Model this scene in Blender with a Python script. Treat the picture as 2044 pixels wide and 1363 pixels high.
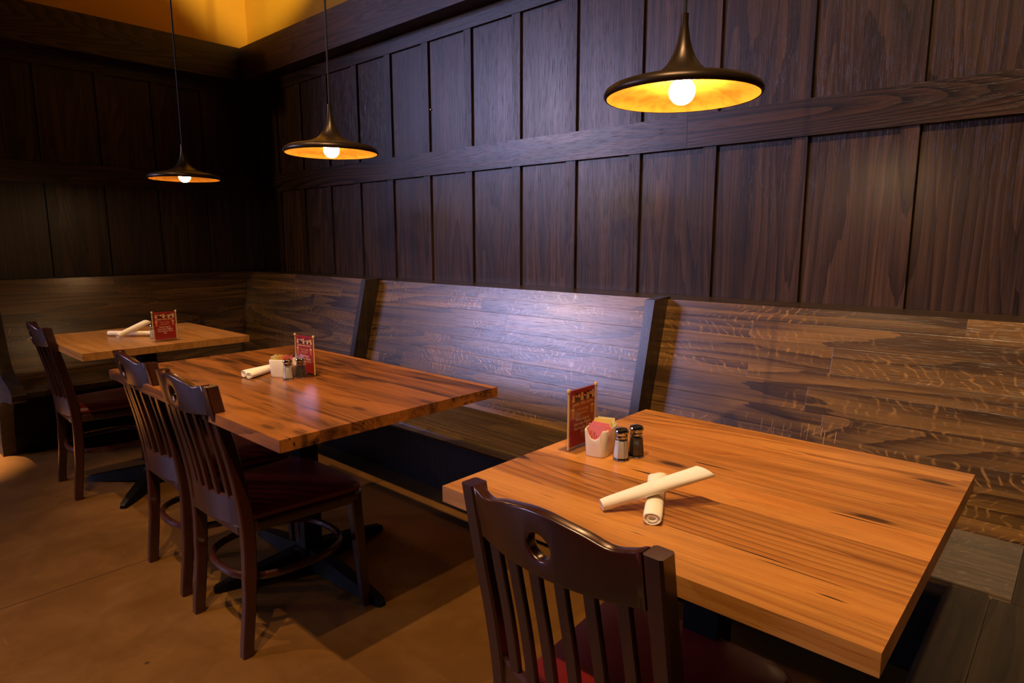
import bpy, bmesh, math, random
from mathutils import Vector, Matrix
random.seed(7)
S = bpy.context.scene
for o in list(bpy.data.objects): bpy.data.objects.remove(o)
COL = S.collection
PI = math.pi

# ------------------------------------------------------------------ camera, light, exposure
def look(o, f, roll=0.0):
    f = Vector(f).normalized()
    r = f.cross(Vector((0, 0, 1))).normalized(); u = r.cross(f)
    c, s = math.cos(roll), math.sin(roll)
    r2 = r * c + u * s; u2 = u * c - r * s
    M = Matrix((r2, u2, -f)).transposed().to_4x4()
    M.translation = o.location
    o.matrix_world = M
YAW, PITCH, ROLL, FPX = 0.73783, -0.15774, -0.00183, 1271.73
cam = bpy.data.objects.new('camera', bpy.data.cameras.new('camera')); COL.objects.link(cam)
cam.location = (4.8387, -2.4014, 1.2322)
look(cam, (-math.sin(YAW) * math.cos(PITCH), math.cos(YAW) * math.cos(PITCH), math.sin(PITCH)), ROLL)
cam.data.sensor_width = 36; cam.data.lens = FPX / 2044 * 36; cam.data.clip_start = 0.02
S.camera = cam
S.view_settings.view_transform = 'Standard'; S.view_settings.look = 'None'
S.view_settings.exposure = 0.0; S.view_settings.gamma = 1.0; S.view_settings.use_curve_mapping = False

W = bpy.data.worlds.new('world'); S.world = W; W.use_nodes = True
W.node_tree.nodes['Background'].inputs[0].default_value = (1.0, 0.62, 0.36, 1)
W.node_tree.nodes['Background'].inputs[1].default_value = 0.003

def spot(name, loc, aim, watts, size_deg, blend=0.6, col=(1, 0.64, 0.32), rad=0.03):
    l = bpy.data.lights.new(name, 'SPOT'); l.energy = watts; l.color = col
    l.spot_size = math.radians(size_deg); l.spot_blend = blend; l.shadow_soft_size = rad
    o = bpy.data.objects.new(name, l); COL.objects.link(o); o.location = loc
    look(o, Vector(aim) - Vector(loc)); return o
# row of warm ceiling downlights over the aisle
spot('ceiling_downlight', (4.22, -3.02, 5.0), (3.9, -1.3, 0.9), 600, 74, 1.0)
spot('ceiling_downlight', (5.16, -3.07, 5.0), (4.1, -1.4, 0.9), 350, 72, 1.0)
spot('ceiling_downlight', (2.10, -3.05, 5.0), (2.6, -1.6, 0.7), 360, 34, 1.0)
spot('ceiling_downlight', (0.30, -3.00, 5.0), (0.28, -2.20, 0.0), 6000, 14, 0.8)
lp = bpy.data.lights.new('hall_lamp', 'POINT'); lp.energy = 85; lp.color = (1, 0.60, 0.27); lp.shadow_soft_size = 0.06
lpo = bpy.data.objects.new('hall_lamp', lp); COL.objects.link(lpo); lpo.location = (-0.4, -4.6, 2.7)
spot('ceiling_downlight', (1.30, -2.6, 5.0), (1.36, -1.36, 0.76), 400, 17, 0.8)
# added fill spot, shaped to brighten only the yellow wall above the panelling
spot('upper_wall_fill', (2.4, -1.7, 3.55), (0.45, 0.0, 3.62), 400, 46, 0.5, (1, 0.76, 0.42))
# daylight from a big shop window across the room
wl = bpy.data.lights.new('window_daylight', 'AREA'); wl.shape = 'RECTANGLE'; wl.size = 3.2; wl.size_y = 1.8
wl.energy = 370; wl.color = (0.46, 0.50, 1.0)
wo = bpy.data.objects.new('window_daylight', wl); COL.objects.link(wo); wo.location = (-3.75, -8.6, 3.7)
look(wo, Vector((2.7, -0.3, 0.9)) - wo.location)

# ------------------------------------------------------------------ node helpers
class NT:
    def __init__(s, name):
        s.m = bpy.data.materials.new(name); s.m.use_nodes = True
        s.t = s.m.node_tree; s.t.nodes.clear()
        s.out = s.t.nodes.new('ShaderNodeOutputMaterial')
        s.b = s.t.nodes.new('ShaderNodeBsdfPrincipled')
        s.t.links.new(s.b.outputs[0], s.out.inputs[0])
    def put(s, sock, v):
        if v is None: return
        if hasattr(v, 'is_output'): s.t.links.new(v, sock)
        else:
            try: sock.default_value = v
            except Exception: sock.default_value = (v[0], v[1], v[2], 1)
    def n(s, typ, ins=(), out=0, **props):
        nd = s.t.nodes.new(typ)
        for k, v in props.items(): setattr(nd, k, v)
        items = ins.items() if isinstance(ins, dict) else enumerate(ins)
        for k, v in items: s.put(nd.inputs[k], v)
        return nd.outputs[out]
    def math(s, op, a, b=None, c=None, clamp=False):
        return s.n('ShaderNodeMath', [a] + ([b] if b is not None else []) + ([c] if c is not None else []), operation=op, use_clamp=clamp)
    def comb(s, x, y, z): return s.n('ShaderNodeCombineXYZ', [x, y, z])
    def sep(s, v):
        nd = s.t.nodes.new('ShaderNodeSeparateXYZ'); s.t.links.new(v, nd.inputs[0]); return nd.outputs[:]
    def noise(s, vec, scale=1.0, detail=2.0, rough=0.5, dist=0.0):
        return s.n('ShaderNodeTexNoise', {'Vector': vec, 'Scale': scale, 'Detail': detail, 'Roughness': rough, 'Distortion': dist}, noise_dimensions='3D')
    def ramp(s, f, stops):
        nd = s.t.nodes.new('ShaderNodeValToRGB'); s.t.links.new(f, nd.inputs[0]); e = nd.color_ramp.elements
        while len(e) < len(stops): e.new(0.5)
        for el, (p, c) in zip(e, stops):
            el.position = p; el.color = (c[0], c[1], c[2], 1) if isinstance(c, (tuple, list)) else (c, c, c, 1)
        return nd.outputs[0]
    def mix(s, f, a, b, mode='MIX'):
        nd = s.t.nodes.new('ShaderNodeMix'); nd.data_type = 'RGBA'; nd.blend_type = mode
        s.put(nd.inputs[0], f); s.put(nd.inputs[6], a); s.put(nd.inputs[7], b); return nd.outputs[2]
    def step(s, v, lo, hi):
        return s.n('ShaderNodeMapRange', [v, lo, hi, 0.0, 1.0], clamp=True)
    def set(s, **kw):
        nm = dict(color='Base Color', rough='Roughness', metal='Metallic', spec='Specular IOR Level', coat='Coat Weight', coatr='Coat Roughness',
                  trans='Transmission Weight', ior='IOR', emit='Emission Color', emits='Emission Strength', normal='Normal', sheen='Sheen Weight', sss='Subsurface Weight')
        for k, v in kw.items(): s.put(s.b.inputs[nm[k]], v)
        return s.m
    def bump(s, h, strength=0.3, dist=0.002):
        return s.n('ShaderNodeBump', {'Strength': strength, 'Distance': dist, 'Height': h})

def srgb(r, g, b):
    f = lambda c: (c / 255) / 12.92 if c / 255 <= .04045 else ((c / 255 + .055) / 1.055) ** 2.4
    return (f(r), f(g), f(b))

def wood(name, dark, mid, light, u=0, v=1, coatr=0.22, plank=None, stave=None, contour=7.0, ring=0.55, grain=1.0, rough=0.4, roughvar=0.12,
         coat=0.0, spec=0.5, bump=0.25, fleck=0.0, cracks=0.0, knots=0.0, stain=0.0, tint=0.25, gap=0.0, finer=1.0, objrand=True, ringvar=0.0):
    N = NT(name)
    co = N.n('ShaderNodeTexCoord', out=3); xyz = N.sep(co)
    w = 3 - u - v
    U, V, Wc = xyz[u], xyz[v], xyz[w]
    seed = N.math('MULTIPLY', N.n('ShaderNodeObjectInfo', out=5), 41.0) if objrand else 0.0
    gapm = None
    if plank:
        q = N.math('DIVIDE', V, plank)
        # uneven plank widths
        q = N.math('ADD', q, N.math('MULTIPLY', N.math('SINE', N.math('MULTIPLY', q, 2.3)), 0.16))
        pid = N.math('FLOOR', q)
        r1 = N.n('ShaderNodeTexWhiteNoise', {'W': N.math('ADD', N.math('MULTIPLY', pid, 1.37), seed)}, noise_dimensions='1D')
        if stave:
            q2 = N.math('ADD', N.math('DIVIDE', U, stave), N.math('MULTIPLY', r1, 9.0))
            sid = N.math('FLOOR', q2)
            rr = N.n('ShaderNodeTexWhiteNoise', {'Vector': N.comb(pid, sid, seed)}, noise_dimensions='3D')
        else: rr = r1
        fr = N.math('FRACT', q)
        edge = N.math('MINIMUM', fr, N.math('SUBTRACT', 1.0, fr))
        gapm = N.step(edge, 0.0, 0.012 / (plank * 10))
        if stave:
            f2 = N.math('FRACT', q2); e2 = N.math('MINIMUM', f2, N.math('SUBTRACT', 1.0, f2))
            gapm = N.math('MULTIPLY', gapm, N.step(e2, 0.0, 0.0008 / stave))
    else:
        rr = N.n('ShaderNodeTexWhiteNoise', {'W': seed}, noise_dimensions='1D') if objrand else 0.37
    so = N.math('MULTIPLY', rr, 23.0)
    U2 = N.math('ADD', U, so); V2 = N.math('ADD', V, N.math('MULTIPLY', rr, 11.0)); W2 = N.math('ADD', Wc, N.math('MULTIPLY', rr, 5.0))
    vec = lambda a, c: N.comb(N.math('MULTIPLY', U2, a), N.math('MULTIPLY', V2, c), N.math('MULTIPLY', W2, c))
    n1 = N.noise(vec(0.42 * finer, 5.0 * finer), 1.0, 1.2, 0.4, 0.12)
    wobble = N.math('MULTIPLY', N.noise(vec(5.0, 60.0), 1.0, 2.0, 0.5), 0.35)
    rings = N.math('FRACT', N.math('ADD', N.math('MULTIPLY', n1, contour * 2.4), wobble))
    rings = N.math('POWER', rings, 2.0)
    fine = N.noise(vec(1.5, 150.0 * finer), 1.0, 3.0, 0.6)
    pore = N.noise(vec(14.0, 520.0 * finer), 1.0, 2.0, 0.5)
    med = N.noise(vec(1.2, 16.0), 1.0, 3.0, 0.55, 0.4)
    if ringvar:
        rsel = N.math('FRACT', N.math('MULTIPLY', rr, 7.31))
        rings = N.math('MULTIPLY', rings, N.math('POWER', rsel, 1.5))
    f = N.math('ADD', N.math('MULTIPLY', rings, ring), N.math('MULTIPLY', fine, 0.55 * grain))
    f = N.math('ADD', f, N.math('MULTIPLY', N.math('SUBTRACT', med, 0.5), 0.9))
    f = N.math('ADD', f, -0.02)
    colr = N.ramp(f, [(0.12, light), (0.48, mid), (0.95, dark)])
    pm = N.step(pore, 0.60, 0.70)
    colr = N.mix(N.math('MULTIPLY', pm, 0.45 * grain), colr, dark)
    if tint and (plank or objrand):
        tv = N.math('ADD', 1.0 - tint * 0.8, N.math('MULTIPLY', rr, tint * 1.6))
        colr = N.mix(1.0, colr, N.n('ShaderNodeCombineColor', [tv, tv, tv]), 'MULTIPLY')
    hgt = N.math('SUBTRACT', N.math('MULTIPLY', fine, 0.6), N.math('MULTIPLY', pm, 0.5))
    rg = N.math('ADD', rough - roughvar * 0.5, N.math('MULTIPLY', med, roughvar))
    if fleck:
        bend = N.noise(vec(7.0, 16.0), 1.0, 2.0, 0.5, 0.3)
        tilt = N.math('MULTIPLY', N.math('SUBTRACT', N.math('FRACT', N.math('MULTIPLY', rr, 5.7)), 0.5), 130.0)
        phs = N.math('ADD', N.math('MULTIPLY', U2, 62.0), N.math('ADD', N.math('MULTIPLY', V2, tilt), N.math('MULTIPLY', bend, 9.0)))
        fm = N.step(N.math('SINE', N.math('MULTIPLY', phs, PI)), 0.55, 0.95)
        fm = N.math('MULTIPLY', fm, N.step(N.noise(vec(30.0, 60.0), 1.0, 2.0, 0.5), 0.40, 0.58))
        where = N.step(N.noise(vec(2.6, 9.0), 1.0, 2.0, 0.5), 0.47, 0.60)
        fm = N.math('MULTIPLY', fm, where)
        colr = N.mix(N.math('MULTIPLY', fm, fleck), colr, tuple(min(1, c * 2.6 + .01) for c in light))
        rg = N.math('SUBTRACT', rg, N.math('MULTIPLY', fm, 0.08))
        hgt = N.math('ADD', hgt, N.math('MULTIPLY', fm, 0.5))
    if stain:
        sn = N.noise(N.comb(N.math('MULTIPLY', U2, 1.6), N.math('MULTIPLY', V2, 11.0), N.math('MULTIPLY', W2, 11.0)), 1.0, 4.0, 0.6, 0.6)
        colr = N.mix(N.math('MULTIPLY', N.step(sn, 0.50, 0.66), stain), colr, tuple(c * 0.9 for c in dark))
    if cracks:
        cn = N.noise(vec(4.5, 75.0), 1.0, 1.0, 0.4, 0.2)
        colr = N.mix(N.math('MULTIPLY', N.step(cn, 0.715, 0.74), cracks), colr, tuple(c * 0.12 for c in dark))
    if knots:
        kv = N.n('ShaderNodeTexVoronoi', {'Vector': N.comb(N.math('MULTIPLY', U2, 1.7), N.math('MULTIPLY', V2, 5.2), 0.0), 'Scale': 1.0}, voronoi_dimensions='2D')
        km = N.math('SUBTRACT', 1.0, N.step(kv, 0.035, 0.07))
        kr = N.math('SUBTRACT', 1.0, N.step(kv, 0.07, 0.20))
        colr = N.mix(N.math('MULTIPLY', kr, 0.35 * knots), colr, dark)
        colr = N.mix(N.math('MULTIPLY', km, knots), colr, tuple(c * 0.25 for c in dark))
    if gapm is not None and gap:
        colr = N.mix(N.math('MULTIPLY', N.math('SUBTRACT', 1.0, gapm), gap), colr, tuple(c * 0.3 for c in dark))
        hgt = N.math('ADD', hgt, N.math('MULTIPLY', gapm, 0.8))
    N.set(color=colr, rough=rg, spec=spec, coat=coat, coatr=coatr, normal=N.bump(hgt, bump, 0.0012))
    return N.m

def plain(name, col, rough=0.5, **kw):
    return NT(name).set(color=col, rough=rough, **kw)

# ------------------------------------------------------------------ materials
DK, MD, LT = srgb(24, 15, 11), srgb(60, 42, 33), srgb(90, 65, 50)
M = {}
M['panel'] = wood('panel_oak_upright', DK, MD, LT, u=2, v=0, contour=8, ring=0.36, grain=1.45, rough=0.34, tint=0.22, spec=0.5, bump=0.32, coat=0.04, coatr=0.3)
M['panel_l'] = wood('panel_oak_upright_left', DK, MD, LT, u=2, v=1, contour=8, ring=0.36, grain=1.45, rough=0.34, tint=0.22, spec=0.5, bump=0.32, coat=0.04, coatr=0.3)
M['rail'] = wood('rail_oak_level', srgb(28, 17, 11), srgb(58, 38, 26), srgb(82, 56, 40), u=0, v=2, contour=10, ring=0.7, rough=0.34, tint=0.15, bump=0.3, coat=0.16, coatr=0.26)
M['rail_l'] = wood('rail_oak_level_left', srgb(28, 17, 11), srgb(58, 38, 26), srgb(82, 56, 40), u=1, v=2, contour=10, ring=0.7, rough=0.34, tint=0.15, bump=0.3, coat=0.16, coatr=0.26)
bq = (srgb(26, 16, 7), srgb(74, 51, 27), srgb(128, 94, 50))
M['bench'] = wood('bench_oak_staves', *bq, u=0, v=1, plank=0.068, stave=1.1, contour=5, ring=0.35, rough=0.30, fleck=0.42, tint=0.35, gap=0.5, bump=0.3, spec=0.6, coat=0.45)
M['bench_seat'] = wood('bench_seat_oak', srgb(20, 14, 7), srgb(48, 35, 19), srgb(72, 53, 29), u=0, v=1, plank=0.12, contour=6, ring=0.4, rough=0.38, fleck=0.2, tint=0.2, bump=0.25)
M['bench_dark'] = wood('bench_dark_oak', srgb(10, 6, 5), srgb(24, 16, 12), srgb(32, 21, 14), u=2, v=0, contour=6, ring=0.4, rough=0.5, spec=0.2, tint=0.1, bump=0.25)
tq = (srgb(82, 46, 19), srgb(172, 109, 47), srgb(196, 136, 66))
M['table'] = wood('table_reclaimed_fir', *tq, u=0, v=1, plank=0.115, contour=12, ring=0.6, ringvar=1.0, grain=1.0, rough=0.33, coat=0.15, tint=0.22, cracks=0.9, knots=0.85, stain=0.3, gap=0.35, bump=0.12)
tq2 = (srgb(36, 18, 9), srgb(128, 73, 29), srgb(160, 97, 42))
M['table2'] = wood('table_reclaimed_fir_worn', *tq2, u=0, v=1, plank=0.09, contour=10, ring=0.5, ringvar=1.0, grain=0.8, rough=0.3, coat=0.25, tint=0.25, cracks=0.9, knots=0.6, stain=0.85, gap=0.35, bump=0.12)
M['table1'] = wood('table_plain_fir', srgb(96, 58, 26), srgb(154, 102, 48), srgb(176, 122, 64), u=0, v=1, plank=0.095, contour=6, ring=0.35, grain=0.6, rough=0.3, coat=0.2, tint=0.15, cracks=0.4, stain=0.15, gap=0.3, bump=0.1)
M['chair'] = wood('chair_mahogany', srgb(18, 6, 4), srgb(38, 13, 8), srgb(52, 20, 12), u=2, v=0, contour=4, ring=0.3, grain=0.5, rough=0.27, coat=0.4, tint=0.05, bump=0.05)
M['batten'] = wood('batten_oak', srgb(20, 12, 9), srgb(52, 35, 27), srgb(80, 56, 43), u=2, v=0, contour=7, ring=0.4, grain=1.3, rough=0.36, tint=0.3, bump=0.45)
M['divider'] = wood('divider_dark_oak', srgb(22, 15, 12), srgb(44, 33, 28), srgb(60, 46, 38), u=2, v=0, contour=6, ring=0.4, rough=0.26, coat=0.5, tint=0.0, bump=0.2)
M['end'] = wood('end_panel_oak', srgb(18, 11, 7), srgb(40, 27, 17), srgb(58, 41, 26), u=0, v=2, contour=6, ring=0.4, rough=0.5, tint=0.0, bump=0.2)
def vinyl():
    N = NT('red_vinyl'); co = N.n('ShaderNodeTexCoord', out=3)
    n = N.noise(co, 260, 3); b = N.noise(co, 9, 3)
    return N.set(color=N.mix(b, srgb(84, 10, 12), srgb(108, 18, 20)), rough=0.38, normal=N.bump(n, 0.12, 0.001))
M['vinyl'] = vinyl()
def concrete():
    N = NT('stained_concrete'); co = N.n('ShaderNodeTexCoord', out=3)
    a = N.noise(co, 0.9, 5, 0.6, 0.8); b = N.noise(co, 5.5, 6, 0.65, 0.5); c = N.noise(co, 90, 2)
    f = N.math('ADD', N.math('MULTIPLY', a, 0.55), N.math('MULTIPLY', b, 0.45))
    col = N.ramp(f, [(0.30, srgb(78, 50, 16)), (0.52, srgb(97, 63, 20)), (0.72, srgb(114, 78, 30))])
    # light scuffs
    sc = N.noise(N.n('ShaderNodeMapping', {'Vector': co, 'Rotation': (0, 0, 0.7), 'Scale': (2.5, 26, 1)}), 1.0, 4, 0.6, 1.0)
    col = N.mix(N.math('MULTIPLY', N.step(sc, 0.66, 0.76), 0.25), col, srgb(150, 116, 72))
    sp = N.n('ShaderNodeTexVoronoi', {'Vector': co, 'Scale': 3.1}); col = N.mix(N.math('SUBTRACT', 1.0, N.step(sp, 0.018, 0.03)), col, srgb(60, 38, 20))
    x = N.sep(co)[0]; y = N.sep(co)[1]
    wob = N.math('MULTIPLY', N.math('SUBTRACT', N.noise(co, 14, 2), 0.5), 0.004)
    j = N.math('ABSOLUTE', N.math('ADD', N.math('SUBTRACT', x, 2.215), wob))
    col = N.mix(N.math('SUBTRACT', 1.0, N.step(j, 0.0015, 0.004)), col, srgb(58, 36, 18))
    rg = N.math('ADD', 0.36, N.math('MULTIPLY', b, 0.3))
    return N.set(color=col, rough=rg, spec=0.4, normal=N.bump(N.math('ADD', N.math('MULTIPLY', c, 0.3), b), 0.08, 0.003))
M['floor'] = concrete()
def paint():
    N = NT('mustard_wall_paint'); co = N.n('ShaderNodeTexCoord', out=3)
    return N.set(color=N.mix(N.noise(co, 3, 3), srgb(206, 150, 22), srgb(214, 158, 28)), rough=0.7, normal=N.bump(N.noise(co, 220, 2), 0.1, 0.001))
M['paint'] = paint()
M['ceil'] = plain('dark_ceiling', srgb(60, 48, 36), 0.8)
def blackmetal(name, c, r):
    N = NT(name); co = N.n('ShaderNodeTexCoord', out=3)
    return N.set(color=c, rough=N.math('ADD', r, N.math('MULTIPLY', N.noise(co, 60, 3), 0.1)), metal=0.6, spec=0.5)
M['iron'] = blackmetal('black_iron', srgb(16, 14, 13), 0.42)
M['bronze'] = blackmetal('dark_bronze_shade', srgb(58, 44, 30), 0.30)
def gold():
    N = NT('brushed_gold_lining'); co = N.n('ShaderNodeTexCoord', out=3); x = N.sep(co)
    r = N.math('SQRT', N.math('ADD', N.math('MULTIPLY', x[0], x[0]), N.math('MULTIPLY', x[1], x[1])))
    sp = N.noise(N.comb(N.math('MULTIPLY', r, 420), 0.0, N.math('MULTIPLY', x[2], 300)), 1, 3)
    pt = N.noise(co, 26, 4, 0.6)
    col = N.mix(N.step(pt, 0.45, 0.7), srgb(236, 168, 62), srgb(206, 128, 40))
    return N.set(color=col, rough=0.42, metal=0.35, normal=N.bump(sp, 0.2, 0.001))
M['gold'] = gold()
M['bulb'] = NT('lit_bulb').set(color=(1, .8, .5), emit=(1.0, 0.66, 0.33), emits=150.0)
M['bulb_mid'] = NT('lit_bulb_warm').set(color=(1, .8, .5), emit=(1.0, 0.64, 0.31), emits=110.0)
M['bulb_far'] = NT('lit_bulb_amber').set(color=(1, .8, .5), emit=(1.0, 0.62, 0.28), emits=46.0)
M['cord'] = plain('black_cord', srgb(14, 12, 12), 0.6)
M['ceramic'] = plain('white_ceramic', srgb(232, 222, 206), 0.18, spec=0.5, coat=0.4)
M['paper'] = None
def paper():
    N = NT('white_napkin_paper'); co = N.n('ShaderNodeTexCoord', out=3)
    n = N.noise(co, 30, 4, 0.6, 0.6); f = N.noise(co, 420, 2)
    return N.set(color=N.mix(n, srgb(236, 226, 206), srgb(246, 240, 226)), rough=0.85, normal=N.bump(N.math('ADD', n, N.math('MULTIPLY', f, 0.3)), 0.25, 0.003))
M['paper'] = paper()
M['glass'] = plain('clear_glass', (0.96, 0.97, 0.96), 0.03, trans=1.0, ior=1.45)
def acryl():
    N = NT('clear_acrylic'); N.t.nodes.remove(N.b)
    lw = N.n('ShaderNodeLayerWeight', {'Blend': 0.5}, out=1)
    fz = N.math('ADD', 0.03, N.math('MULTIPLY', N.math('POWER', lw, 5.0), 0.6))
    tr = N.n('ShaderNodeBsdfTransparent', [(0.96, 0.95, 0.94, 1)]); gl = N.n('ShaderNodeBsdfGlossy', {'Color': (1, 1, 1, 1), 'Roughness': 0.05})
    mx = N.n('ShaderNodeMixShader', [fz, tr, gl]); N.t.links.new(mx, N.out.inputs[0]); return N.m
M['acrylic'] = acryl()
M['salt'] = plain('salt', srgb(238, 228, 214), 0.8)
def pepper():
    N = NT('ground_pepper'); co = N.n('ShaderNodeTexCoord', out=3)
    return N.set(color=N.ramp(N.noise(co, 700, 2), [(0.4, srgb(20, 16, 14)), (0.7, srgb(92, 76, 60))]), rough=0.8)
M['pepper'] = pepper()
M['chrome'] = plain('chrome', srgb(190, 184, 176), 0.16, metal=1.0)
M['brass'] = plain('brass', srgb(220, 170, 90), 0.22, metal=1.0)
M['stud'] = plain('amber_plastic_stud', srgb(226, 190, 130), 0.25, spec=0.7)
M['red_card'] = plain('red_printed_card', srgb(158, 28, 30), 0.45)
M['ink_cream'] = plain('cream_print', srgb(232, 190, 140), 0.5)
M['ink_white'] = plain('white_print', srgb(240, 216, 190), 0.5)
M['ink_dark'] = plain('dark_print', srgb(34, 22, 22), 0.5)
M['ink_amber'] = plain('amber_print', srgb(204, 112, 60), 0.5)
def pkt(name, c, ink):
    N = NT(name); co = N.n('ShaderNodeTexCoord', out=3); x = N.sep(co)
    g = N.noise(N.comb(N.math('MULTIPLY', x[0], 320), 0.0, N.math('MULTIPLY', x[2], 90)), 1, 1)
    m = N.math('MULTIPLY', N.step(g, 0.56, 0.60), N.math('LESS_THAN', N.math('ABSOLUTE', N.math('SUBTRACT', x[2], 0.036)), 0.012))
    return N.set(color=N.mix(m, c, ink), rough=0.6)
M['pk_pink'] = pkt('pink_packet_paper', srgb(236, 130, 134), srgb(170, 60, 90))
M['pk_yellow'] = pkt('yellow_packet_paper', srgb(240, 206, 110), srgb(120, 90, 40))
M['pk_cream'] = pkt('cream_packet_paper', srgb(240, 228, 180), srgb(90, 80, 70))

# ------------------------------------------------------------------ mesh helpers
def box(bm, x0, x1, y0, y1, z0, z1):
    vs = [bm.verts.new(p) for p in ((x0,y0,z0),(x1,y0,z0),(x1,y1,z0),(x0,y1,z0),(x0,y0,z1),(x1,y0,z1),(x1,y1,z1),(x0,y1,z1))]
    for f in ((0,3,2,1),(4,5,6,7),(0,1,5,4),(1,2,6,5),(2,3,7,6),(3,0,4,7)): bm.faces.new([vs[i] for i in f])
    return vs
def bevel(bm, off, seg=2, ang=40):
    es = [e for e in bm.edges if len(e.link_faces) == 2 and e.calc_face_angle(0) > math.radians(ang)]
    if es: bmesh.ops.bevel(bm, geom=es, offset=off, segments=seg, profile=0.6, affect='EDGES', clamp_overlap=True)
def prism(bm, pts, fn, d0, d1):
    """polygon pts (2-D) extruded between depths d0 and d1; fn(a,b,d) gives the 3-D point"""
    A = [bm.verts.new(fn(a, b, d0)) for a, b in pts]; B = [bm.verts.new(fn(a, b, d1)) for a, b in pts]
    n = len(pts)
    bm.faces.new(A); bm.faces.new(list(reversed(B)))
    for i in range(n): bm.faces.new([A[i], B[i], B[(i+1) % n], A[(i+1) % n]])
def lathe(bm, prof, seg=32, c=(0, 0, 0), rot=0.0):
    rings = []
    for r, z in prof:
        if r < 1e-6: rings.append([bm.verts.new((c[0], c[1], c[2]+z))])
        else: rings.append([bm.verts.new((c[0]+r*math.cos(rot+2*PI*i/seg), c[1]+r*math.sin(rot+2*PI*i/seg), c[2]+z)) for i in range(seg)])
    for a, b in zip(rings, rings[1:]):
        for i in range(seg):
            j = (i+1) % seg
            if len(a) == 1 and len(b) == 1: continue
            if len(a) == 1: bm.faces.new([a[0], b[i], b[j]])
            elif len(b) == 1: bm.faces.new([a[i], a[j], b[0]])
            else: bm.faces.new([a[i], a[j], b[j], b[i]])
def loft(bm, rings, caps=True, closed=False):
    R = [[bm.verts.new(p) for p in r] for r in rings]; n = len(R[0])
    prs = list(zip(R, R[1:])) + ([(R[-1], R[0])] if closed else [])
    for a, b in prs:
        for i in range(n): bm.faces.new([a[i], a[(i+1) % n], b[(i+1) % n], b[i]])
    if caps and not closed:
        bm.faces.new(list(reversed(R[0]))); bm.faces.new(R[-1])
def rect(cx, cy, hx, hy, z, cham=0.0):
    if cham <= 0: return [(cx-hx, cy-hy, z), (cx+hx, cy-hy, z), (cx+hx, cy+hy, z), (cx-hx, cy+hy, z)]
    c = cham
    return [(cx-hx+c, cy-hy, z), (cx+hx-c, cy-hy, z), (cx+hx, cy-hy+c, z), (cx+hx, cy+hy-c, z), (cx+hx-c, cy+hy, z), (cx-hx+c, cy+hy, z), (cx-hx, cy+hy-c, z), (cx-hx, cy-hy+c, z)]
def obj(name, bm, mat, parent=None, loc=None, rotz=0.0, smooth=35):
    bmesh.ops.recalc_face_normals(bm, faces=bm.faces[:])
    bm.normal_update()
    for f in bm.faces: f.smooth = True
    for e in bm.edges:
        e.smooth = not (len(e.link_faces) == 2 and e.calc_face_angle(0) > math.radians(smooth))
    me = bpy.data.meshes.new(name); bm.to_mesh(me); bm.free()
    me.materials.append(mat)
    o = bpy.data.objects.new(name, me); COL.objects.link(o)
    if parent is not None: o.parent = parent
    if loc is not None: o.location = loc
    o.rotation_euler.z = rotz
    return o
def thing(name, label, cat, loc=(0, 0, 0), rotz=0.0, group=None):
    o = bpy.data.objects.new(name, None); COL.objects.link(o); o.empty_display_size = 0.05
    o.location = loc; o.rotation_euler = (0, 0, rotz); o['label'] = label; o['category'] = cat
    if group: o['group'] = group
    return o
def tag(o, label, cat, group=None):
    o['label'] = label; o['category'] = cat
    if group: o['group'] = group
    return o
def struct(o, label=None):
    o['kind'] = 'structure'
    if label: o['label'] = label
    return o
def dup(root, loc, rotz, label):
    r = root.copy(); COL.objects.link(r); r.location = loc; r.rotation_euler = (0, 0, rotz); r['label'] = label
    for ch in list(root.children):
        c = ch.copy(); COL.objects.link(c); c.parent = r
        for g in ch.children:
            d = g.copy(); COL.objects.link(d); d.parent = c
    return r
def B(): return bmesh.new()

# ------------------------------------------------------------------ room
ZC = 5.05
ZB1_ = 2.598
b = B(); box(b, -5.0, 8.0, -9.0, 0.0, -0.12, 0.0); struct(obj('floor', b, M['floor']), 'brown stained polished concrete floor')
b = B(); box(b, -5.0, 8.0, -9.0, 0.1, ZC, ZC+0.1); struct(obj('ceiling', b, M['ceil']), 'dark ceiling')
b = B(); box(b, -0.0, 8.0, 0.0, 0.12, 0.0, ZC); wb = struct(obj('wall_back', b, M['paint']), 'long wall: mustard paint above dark oak panelling')
b = B(); box(b, -0.12, 0.0, -2.0, 0.12, 0.0, ZC); wlft = struct(obj('wall_left', b, M['paint']), 'short wall: mustard paint above dark oak panelling')

b = B(); box(b, 0.0008, 8.0, -0.0009, -0.0002, 0.0, ZB1_ - 0.01); obj('backing_board', b, M['bench_dark'], wb)
b = B(); box(b, 0.0002, 0.0009, -2.0, -0.001, 0.0, ZB1_ - 0.01); obj('backing_board', b, M['bench_dark'], wlft)
X0, PW = 0.4012, 0.3326           # right edge of the first batten, spacing
ZL, ZR0, ZR1, ZT0, ZT1, ZB0, ZB1 = 0.99, 1.586, 1.709, 2.284, 2.335, 2.371, 2.598
XEND = 5.6
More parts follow.
